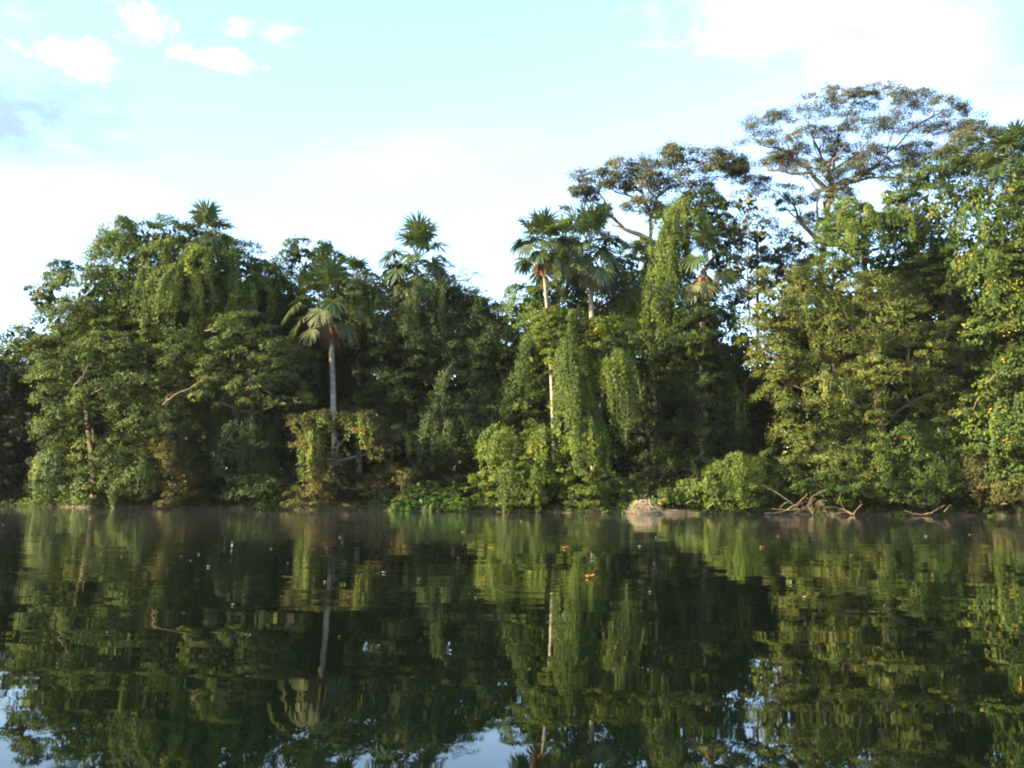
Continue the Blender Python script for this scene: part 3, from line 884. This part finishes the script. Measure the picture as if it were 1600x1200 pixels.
# ---- right group
tree('pale_tree', 'broad olive-green tree bulging over the water at right of the dark hollow', 'tree', 81.5, 1385,
     [(1235, 455, 44, 36, 0), (1200, 500, 40, 38, -1), (1290, 448, 50, 34, 1), (1265, 505, 50, 40, -1), (1185, 555, 30, 34, -1), (1235, 560, 40, 36, -2), (1350, 470, 55, 45, 1), (1395, 515, 55, 42, -1),
      (1320, 545, 55, 42, -2), (1370, 580, 50, 44, -2.5), (1430, 570, 45, 50, -1), (1230, 630, 38, 34, -1.5), (1290, 620, 45, 44, -2), (1345, 650, 50, 40, -2), (1460, 620, 38, 45, 0),
      (1215, 590, 30, 24, -1.5), (1260, 690, 48, 38, -2), (1300, 720, 40, 34, -3), (1230, 725, 30, 28, -2)],
     'pale', leaf=.18, puff=1.0, dens=1.35, gap=.7, soft=1.15, trunk_r=.45, bark='bark_pale',
     bare=[([(1384, 585, 79), (1382, 615, 78), (1384, 650, 79)], .13), ([(1172, 532, 79), (1188, 520, 78.5), (1200, 515, 79)], .05), ([(1205, 538, 79), (1213, 528, 78.5), (1222, 518, 79)], .06),
           ([(1208, 582, 79), (1225, 575, 78.3), (1240, 565, 78), (1268, 550, 78.5)], .06), ([(1266, 640, 79), (1270, 628, 78), (1264, 618, 78.5)], .06)],
     drapes=[(3, V1), (8, V1), (12, V1)])
tree('pale_bush', 'dense green bush low over the water beneath the broad olive tree', 'bush', 80.5, 1400,
     [(1350, 720, 44, 34, -1), (1400, 700, 46, 36, -1), (1440, 740, 45, 38, -1), (1370, 760, 50, 30, -2), (1310, 765, 40, 26, -2), (1250, 765, 44, 22, -1.5), (1420, 780, 44, 18, -2), (1470, 770, 34, 24, -1),
      (1480, 700, 34, 40, 0)],
     'grove', leaf=.2, puff=.9, dens=1.2, drapes=[(1, V1), (2, V1), (0, V1)])
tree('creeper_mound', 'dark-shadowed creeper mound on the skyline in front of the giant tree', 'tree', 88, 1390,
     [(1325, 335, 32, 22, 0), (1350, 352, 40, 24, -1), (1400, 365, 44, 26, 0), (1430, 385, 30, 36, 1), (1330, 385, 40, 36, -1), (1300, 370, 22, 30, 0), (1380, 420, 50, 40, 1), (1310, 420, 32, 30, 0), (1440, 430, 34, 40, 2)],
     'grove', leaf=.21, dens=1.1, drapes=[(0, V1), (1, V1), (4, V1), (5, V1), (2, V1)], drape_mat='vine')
tree('tall_tree', 'tall leafy tree with brownish green crown behind the creeper mound at far right', 'tree', 91, 1470,
     [(1400, 310, 34, 26, 0), (1440, 285, 36, 28, 0), (1480, 265, 36, 26, 0), (1510, 250, 34, 26, 1), (1550, 255, 40, 34, 1), (1460, 330, 50, 40, -1), (1520, 310, 50, 45, -1), (1420, 340, 36, 30, 0),
      (1470, 400, 36, 44, 0), (1480, 480, 34, 40, 1), (1610, 270, 50, 50, 1), (1480, 660, 36, 44, 0), (1470, 600, 36, 40, 1), (1492, 545, 34, 40, -3), (1495, 600, 34, 40, -4), (1470, 440, 30, 34, -2)],
     'olive', leaf=.22, trunk_r=.28, dens=1.0, airy=.05)
tree('flowering_tree', 'large-leaved tree with yellow blossom at the right edge of the picture', 'tree', 79, 1590,
     [(1590, 310, 50, 44, 2), (1545, 360, 40, 40, 1), (1610, 400, 60, 60, 0), (1555, 430, 44, 44, 0), (1590, 500, 50, 50, -1), (1545, 520, 30, 34, 0), (1600, 590, 48, 50, -1), (1555, 610, 32, 36, 0),
      (1590, 680, 48, 46, -1), (1540, 680, 32, 36, 0), (1600, 750, 44, 40, -1), (1505, 640, 28, 30, 1), (1650, 500, 60, 90, 1), (1650, 650, 60, 90, 0), (1500, 420, 30, 34, 1.5)],
     'grove', leaf=.3, puff=1.0, dens=1.0, per=7, trunk_r=.5,
     drapes=[(1, V1), (3, V2), (4, V2), (6, V1), (8, V1)],
     bare=[([(1540, 600, 76.5), (1555, 585, 76), (1570, 572, 76.5)], .06), ([(1520, 640, 77), (1530, 620, 76.5), (1548, 612, 77)], .05)])
tree('brown_shrub', 'rusty brown shrub drooping at the water in the right corner', 'shrub', 78.5, 1560,
     [(1500, 745, 36, 34, 2), (1540, 740, 30, 36, 1), (1530, 775, 36, 24, 1), (1585, 775, 26, 24, -1.5)], 'rust', leaf=.18, puff=.8,
     drapes=[(3, dict(nsw=12, drop=(.3, 1.2), per=9, width=.3)), (0, V1), (1, V1)], drape_mat='rust')
tree('low_bush', 'low green creeper-covered bush right of the root heap', 'bush', 79, 1140,
     [(1150, 745, 36, 30, -1), (1185, 745, 26, 28, 0), (1110, 770, 36, 24, -1.5), (1150, 778, 44, 22, -2), (1085, 787, 24, 12, -1.5), (1190, 770, 18, 20, -1)],
     'vine', leaf=.17, puff=.7, dens=1.3, trunk_r=.15, limb_r=.08, bark='bark_pale',
     bare=[([(1072, 787, 75.2), (1080, 781, 75), (1092, 785, 75)], .05), ([(1105, 794, 75), (1112, 787, 74.8), (1118, 791, 74.8)], .055)],
     drapes=[(0, V1), (2, dict(nsw=8, drop=(.2, .8), per=8, width=.3))])


# ------------------------------------------------------------------ palms
def frond_mesh(o, az, el, Lp, Lf, g, mat_i, parent, org, dead=False, narrow=1.0):
    d0 = np.array((math.cos(az) * math.cos(el), math.sin(az) * math.cos(el), math.sin(el)))
    t = np.linspace(0, 1, 6)[:, None]
    pet = o + d0 * Lp * t - UP * (.16 * Lp * math.cos(el)) * t ** 2
    q = pet[-1]
    tq = nrm(pet[-1] - pet[-2])
    if dead: tq = nrm(tq * .3 - UP)
    if not dead: tq = nrm(tq - UP * .75 * max(math.cos(el), 0) ** 2 * (1 if el < 1.0 else .3))
    side = nrm(np.cross(UP, tq) + np.array((1e-4, 0, 0)))
    n = np.cross(tq, side)
    T = Tubes(); T.add(pet, np.linspace(.05, .025, 6), 4)
    nseg = 34
    be = np.linspace(-1, 1, nseg) * math.radians(150 if not dead else 60) * narrow
    V, F = [], []
    for b in be:
        b = b + rng.normal() * .03
        ln = Lf * (.62 + .38 * math.cos(b / 2)) * rng.uniform(.85, 1.08)
        d = math.cos(b) * tq + math.sin(b) * side + n * (.10 + .10 * rng.normal() + (.25 * abs(math.sin(b)) if not dead else 0))
        d = nrm(d)
        wv = nrm(np.cross(d, n))
        gg = g * rng.uniform(.6, 1.5)
        k0 = len(V)
        prev = q.copy()
        for tt, w in ((0, .03), (.3, .075), (.58, .10), (.8, .06), (1, .008)):
            dirn = nrm(d - UP * gg * (tt ** 1.3) * 2.0)
            if tt > 0:
                prev = prev + dirn * ln * (tt - last)
            last = tt
            V.append(prev + wv * w); V.append(prev - wv * w)
        for j in range(4):
            a = k0 + 2 * j
            F.append((a, a + 1, a + 3, a + 2))
    nm = 'dead_frond' if dead else 'frond'
    fr = mesh_quads(nm, V, F, M[mat_i], parent, tint=np.repeat(rng.random(nseg) * .5 + rng.random() * .5, 4), org=org)
    T.build('petiole', M['palm_dead' if dead else 'palm_old'], fr, org)
    return fr


def palm(label, crown, D, foot, size=1.0, n=24, dead=5, trunk_w=.24, old=4, sagk=1.0, lo=-.55, skirt_len=1.0):
    c = P(crown[0], crown[1], D)
    bx = P(foot, 795, D)[0]
    by = max(D, float(shore(bx)) + .5)
    org = np.array((bx, by, float(ground_z(bx, by)) - .2))
    t = thing('fan_palm', org, label, 'palm tree')
    T = Tubes()
    tr = curve(org, c, ((c[0] - bx) * -.25, 0, 0), 24, .012)
    T.add(tr, np.linspace(trunk_w * 1.15, trunk_w * .85, 24) * (1 + .05 * (np.arange(24) % 2)), 12)
    T.build('trunk', M['palm_bark'], t, org)
    for k in range(n):
        f = k / (n - 1)
        el = math.radians(80) * (1 - f) ** 1.25 + lo * f + rng.normal() * .08
        az = k * 2.399 + rng.normal() * .15
        g = .12 + .7 * f * sagk + rng.uniform(0, .12)
        isold = k >= n - old
        frond_mesh(c + UP * (.75 * size * (1 - f) ** 1.5), az, el, size * rng.uniform(1.15, 1.6) * (.75 + .25 * math.cos(el)), size * rng.uniform(.95, 1.2), g, 'palm_old' if isold else 'palm', t, org)
    for k in range(dead):
        az = -math.pi / 2 + (k - (dead - 1) / 2) * 5.2 / max(dead, 1) + rng.normal() * .15
        frond_mesh(c - UP * .15, az, rng.uniform(-1.3, -.9), size * .4 * rng.uniform(.8, 1.1), size * .95 * skirt_len * rng.uniform(.8, 1.1), .3, 'palm_dead', t, org, dead=True)
    return t


palm('fan palm rising out of the summit of the left vine-covered group', (320, 384), 88.5, 335, 1.6, n=18, dead=2, old=2)
palm('shaded fan palm with a straight bare grey trunk and two brown hanging fronds', (516, 487), 86, 523, 2.0, n=22, dead=4, old=7, lo=-.75, trunk_w=.25, skirt_len=1.1)
palm('fan palm with a short orange skirt standing on the skyline above the dark middle', (651, 420), 91.5, 655, 1.95, n=32, dead=6, old=3, lo=-1.0, sagk=1.2)
palm('leaning fan palm with pale trunk, leftmost of the pair in the middle', (847, 395), 83, 868, 1.6, n=20, dead=3, old=2, lo=-.5, trunk_w=.15)
palm('fuller fan palm with broad orange skirt and sunlit pale trunk, right of the leaning one', (922, 402), 86, 927, 2.0, n=32, dead=11, old=4, lo=-.95, sagk=1.3, trunk_w=.24, skirt_len=.85)
palm('fan palm half buried in the creeper-clad dome, yellowish fronds drooping', (1100, 418), 85.5, 1098, 1.7, n=16, dead=6, old=6, lo=-1.1, sagk=1.3)
palm('fan palm crown showing at the upper right corner of the forest', (1584, 262), 84, 1640, 1.6, n=18, dead=2, old=3)
palm('small dark fan palm behind the grey-trunked palm', (558, 448), 92, 560, 1.3, n=14, dead=1, old=1)


# ------------------------------------------------------------------ undergrowth and small things
def undergrowth():
    L = Leaves()
    B = []
    for px in np.arange(-150, 1760, 9):
        if 975 < px < 1050: continue
        x = P(px, 800, 82)[0]
        yb = float(shore(x)) + rng.uniform(.0, .9)
        h = rng.uniform(.2, .5) + .5 * rng.random() ** 2 * (1 + math.sin(px * .031) + .6 * math.sin(px * .083 + 1))
        B.append((np.array((x, yb, h * .6)), np.array((rng.uniform(.4, .9), .6, h))))
    crown_leaves(L, B, leaf=.19, puff=.42, dens=.8, inner=False, sub=5, per=5)
    B = []
    for px in np.arange(-150, 1760, 16):
        x = P(px, 800, 84)[0]
        yb = float(shore(x)) + rng.uniform(1.6, 3.6)
        h = rng.uniform(.8, 1.7)
        B.append((np.array((x, yb, h * .7)), np.array((rng.uniform(.7, 1.3), 1., h))))
    crown_leaves(L, B, leaf=.27, puff=.7, dens=.5, inner=True, sub=8)
    tag(L.build('undergrowth', M['grove'], None, None), 'low green undergrowth along the foot of the bank', kind='stuff')


undergrowth()

# blossom on the right-hand tree
ft = [o for o in COL.objects if o.name.startswith('flowering_tree')][0]
L = Leaves()
for (px, py, r) in [(1582, 512, 12), (1500, 405, 8), (1512, 398, 6), (1542, 445, 7), (1582, 446, 9), (1567, 562, 6), (1545, 640, 5), (1567, 640, 5), (1575, 690, 5)]:
    c = P(px, py, 75.4)
    k = int(r * 3)
    p = c + rng.normal(size=(k, 3)) * r * .75 * 75 / FPX
    L.add(p, rand_dir(k), nrm(rand_dir(k) + np.array((-.3, -1, .5))), .17)
L.build('blossom', M['flower'], ft, np.array(ft.location))

# root heap
def root_heap():
    c = P(1006, 803, 75.6)
    org = np.array((c[0], c[1], 0.02))
    t = thing('root_heap', org, 'pale tangled heap of dry roots sitting in the water before the dark hollow', 'root heap')
    # solid earth core
    K, S = 7, 18
    V, F = [], []
    for i in range(K):
        f = i / (K - 1)
        for j in range(S):
            a = j * 2 * math.pi / S
            r = .95 * (1 - f) ** 1.1 * (1 + .15 * math.sin(3 * a + 1) + .06 * rng.normal())
            V.append(org + np.array((r * math.cos(a), r * .7 * math.sin(a), -.2 + .85 * f)))
    for i in range(K - 1):
        for j in range(S):
            F.append((i * S + j, i * S + (j + 1) % S, (i + 1) * S + (j + 1) % S, (i + 1) * S + j))
    mesh_quads('earth_core', V, F, M['thatch'], t, org=org, smooth=True)
    T = Tubes()
    for k in range(300):
        a = rng.uniform(0, 6.28)
        top = org + np.array((rng.normal() * .22 - .1, rng.normal() * .15, rng.uniform(.55, 1.1)))
        r = rng.uniform(.5, 1.2)
        end = org + np.array((math.cos(a) * r * 1.05, math.sin(a) * r * .7, rng.uniform(-.15, .12)))
        T.add(curve(top, end, np.array((math.cos(a) * .1, math.sin(a) * .1 - .05, rng.uniform(-.25, .12))) + rng.normal(size=3) * .16, 8, .7), np.linspace(.026, .01, 8) * rng.uniform(.5, 1.5), 4)
    for k in range(40):
        a, b = rng.normal(size=(2, 3)) * np.array((.7, .35, .25)) + org + np.array((0, -.35, .35))
        T.add(curve(a, b, rng.normal(size=3) * .2, 6, .4), .018, 4)
    T.build('roots', M['dry_root'], t, org)
    T = Tubes()
    for e in ((.35, 0, 1.6), (.1, 0, 1.5), (1.5, -.1, .35), (.45, .1, 1.35)):
        T.add(curve(org + np.array((0.05, 0, .8)), org + np.array(e), rng.normal(size=3) * .12, 6, .3), np.linspace(.04, .012, 6), 5)
    T.build('twigs', M['driftwood'], t, org)


root_heap()


def snag(name, label, D, lines, mat='driftwood', cat='driftwood', extra=0, box=None):
    p0 = P(*lines[0][0][0], D)
    org = np.array((p0[0], p0[1], 0.0))
    t = thing(name, org, label, cat)
    T = Tubes()
    for pts, r in lines:
        q = np.array([P(a, b, D + rng.uniform(-.2, .2)) for a, b in pts])
        tt = np.linspace(0, len(q) - 1, len(q) * 4)
        ii = np.minimum(tt.astype(int), len(q) - 2); ff = (tt - ii)[:, None]
        pp = q[ii] * (1 - ff) + q[ii + 1] * ff + rng.normal(size=(len(tt), 3)) * r * .25
        T.add(pp, np.linspace(r, r * .45, len(pp)) * .7, 6)
    T.build('branch', M[mat], t, org)
    if extra:
        T = Tubes()
        x0, x1, y0, y1 = box
        for k in range(extra):
            a = P(rng.uniform(x0 + .3 * (x1 - x0), x1), rng.uniform(y0, y0 + (y1 - y0) * .4), D + rng.uniform(0, .9))
            b = P(rng.uniform(x0, x1), y1 + 1, D + rng.uniform(-.5, .3))
            T.add(curve(a, b, np.array((0, -.1, .45)) + rng.normal(size=3) * .3, 9, .6), np.linspace(.035, .012, 9) * rng.uniform(.4, 1.1), 4)
        T.build('root', M[mat], t, org)
    return t


snag('exposed_roots', 'tangle of arching tan roots reaching the water under the olive tree', 76.3,
     [([(1196, 803), (1222, 800), (1245, 788), (1262, 772)], .09), ([(1205, 795), (1232, 797), (1260, 795), (1285, 780)], .07), ([(1190, 757), (1210, 768), (1232, 782), (1250, 797)], .06),
      ([(1270, 803), (1262, 790), (1270, 775), (1290, 765)], .06)], extra=12, box=(1190, 1295, 782, 803))
snag('fallen_branch', 'forked bare branch standing in the water right of the arching roots', 76.6,
     [([(1335, 804), (1322, 798), (1308, 793), (1290, 792)], .07), ([(1333, 805), (1338, 797), (1346, 788), (1343, 780)], .06), ([(1331, 805), (1318, 795), (1312, 780), (1313, 768)], .04),
      ([(1300, 803), (1322, 800), (1335, 804)], .05)])
snag('fallen_branch', 'low curved branch lying at the water line beneath the right-hand bush', 76.8,
     [([(1442, 804), (1455, 801), (1468, 794), (1476, 789)], .07), ([(1414, 798), (1430, 803), (1442, 804)], .06), ([(1475, 800), (1480, 794), (1486, 788)], .05)])
snag('fallen_log', 'pale log lying at the water line below the dark middle of the bank', 79.2,
     [([(632, 800), (652, 799), (676, 799), (700, 800)], .10)], cat='log')
snag('fallen_branch', 'thin reddish twigs at the foot of the creeper-clad stump', 80,
     [([(514, 797), (524, 790), (534, 785)], .035), ([(536, 797), (530, 789), (522, 783)], .035)])
snag('dry_twigs', 'fan of dry grey twigs at the foot of the creeper tower', 77.4,
     [([(930, 800), (936, 795), (948, 790)], .03)], extra=34, box=(915, 945, 789, 801), cat='twigs')

# bright water plants in the middle
for i, (px0, px1, h, lab) in enumerate([(622, 650, .55, 'small clump of bright water plants left of the pale log'), (668, 735, .95, 'wider clump of bright water plants right of the pale log')]):
    L = Leaves()
    B = []
    for px in np.arange(px0, px1, 6):
        c = P(px, 797, 78.9)
        B.append((np.array((c[0], c[1] + rng.uniform(-.2, .5), h * .45)), np.array((.35, .4, h * rng.uniform(.5, 1)))))
    org = np.array((B[0][0][0], B[0][0][1], 0.))
    crown_leaves(L, B, leaf=.26, puff=.35, dens=.8, inner=False, sub=5, per=5)
    t = thing('water_plant', org, lab, 'water plant')
    L.build('leaves', M['lime'], t, org, aspect=.8)
    T = Tubes()
    for c, r in B:
        T.add(curve((c[0], c[1], -.05), c + UP * r[2] * .6, K=4), .02, 4)
    T.build('stems', M['lime'], t, org)


# ------------------------------------------------------------------ things afloat
def simple_mat(name, col, rough=.6):
    m, nt = new_mat(name)
    pb = nt.nodes.new('ShaderNodeBsdfPrincipled'); nz = nt.nodes.new('ShaderNodeTexNoise'); nz.inputs['Scale'].default_value = 40
    mx = nt.nodes.new('ShaderNodeMix'); mx.data_type = 'RGBA'
    mx.inputs[6].default_value = (*[c * .6 for c in col], 1); mx.inputs[7].default_value = (*col, 1)
    nt.links.new(nz.outputs['Fac'], mx.inputs[0]); nt.links.new(mx.outputs[2], pb.inputs['Base Color'])
    pb.inputs['Roughness'].default_value = rough
    out = nt.nodes.new('ShaderNodeOutputMaterial'); nt.links.new(pb.outputs[0], out.inputs[0])
    return m


M['orange_leaf'] = simple_mat('orange_dry_leaf', (.50, .19, .07))
M['petal'] = simple_mat('pale_petal', (.42, .41, .39))


def afloat(px, py, wpx, kind, label, group=None):
    c = on_water(px, py)
    d = float(np.linalg.norm(c - CAM))
    w = wpx * d / FPX * (.8 if kind == 'petal' else 1)
    V, F = [], []
    K = 7
    lift = .22 if kind == 'orange_leaf' else .3
    a0 = rng.uniform(-.5, .5)
    ca, sa = math.cos(a0), math.sin(a0)
    for i in range(K):
        f = i / (K - 1)
        hw = w * .34 * math.sin(math.pi * min(f * 1.0, .999)) ** .7 + w * .01
        for s in (-1, 0, 1):
            x, y = (f - .5) * w, s * hw
            z = .006 + w * lift * (abs(s) + .5 * (2 * f - 1) ** 2)
            V.append((c[0] + x * ca - y * sa, c[1] + x * sa + y * ca, z))
    for i in range(K - 1):
        for s in range(2):
            a = i * 3 + s
            F.append((a, a + 1, a + 4, a + 3))
    if kind == 'orange_leaf':
        t = thing('floating_leaf', c, label, 'leaf', group)
        mesh_quads('blade', V, F, M[kind], t, smooth=True, org=c)
        T = Tubes()
        T.add(curve((c[0] + w * .45 * ca, c[1] + w * .45 * sa, .01 + w * .1), (c[0] + w * .85, c[1], .012), K=4), .004, 4)
        T.build('stalk', M['driftwood'], t, c)
    else:
        o = mesh_quads('floating_petal', V, F, M[kind], None, smooth=True, org=c)
        o.location = c
        tag(o, label, 'petal', group)


afloat(922, 903, 14, 'orange_leaf', 'orange dry leaf floating on the green reflection of the creeper tower')
afloat(884, 857, 9, 'orange_leaf', 'smaller orange leaf floating farther off than the one on the tower reflection')
afloat(1191, 856, 7, 'orange_leaf', 'tiny reddish leaf floating before the low bush')
for px, py, w in [(326, 886, 5), (311, 867, 3.5), (298, 876, 3), (424, 858, 4), (167, 990, 5), (158, 866, 3), (190, 871, 3), (600, 896, 7), (1000, 855, 6), (1022, 881, 3), (1016, 926, 5), (1258, 935, 7), (5, 820, 3),
                  (531, 840, 4), (723, 832, 5), (815, 815, 4), (724, 850, 3), (1216, 838, 3), (1447, 839, 5), (743, 935, 4), (364, 946, 5), (508, 910, 5), (80, 848, 3), (655, 905, 3), (880, 960, 3), (1105, 872, 3), (1330, 868, 3), (450, 880, 3), (240, 905, 3), (1515, 836, 3), (592, 1010, 4), (1025, 840, 3),
                  (740, 848, 3), (283, 870, 3), (530, 996, 3)]:
    afloat(px, py, w, 'petal', 'small pale petal floating on the dark river', 'petals afloat on the river')

print('TRIS', COUNT, flush=True)
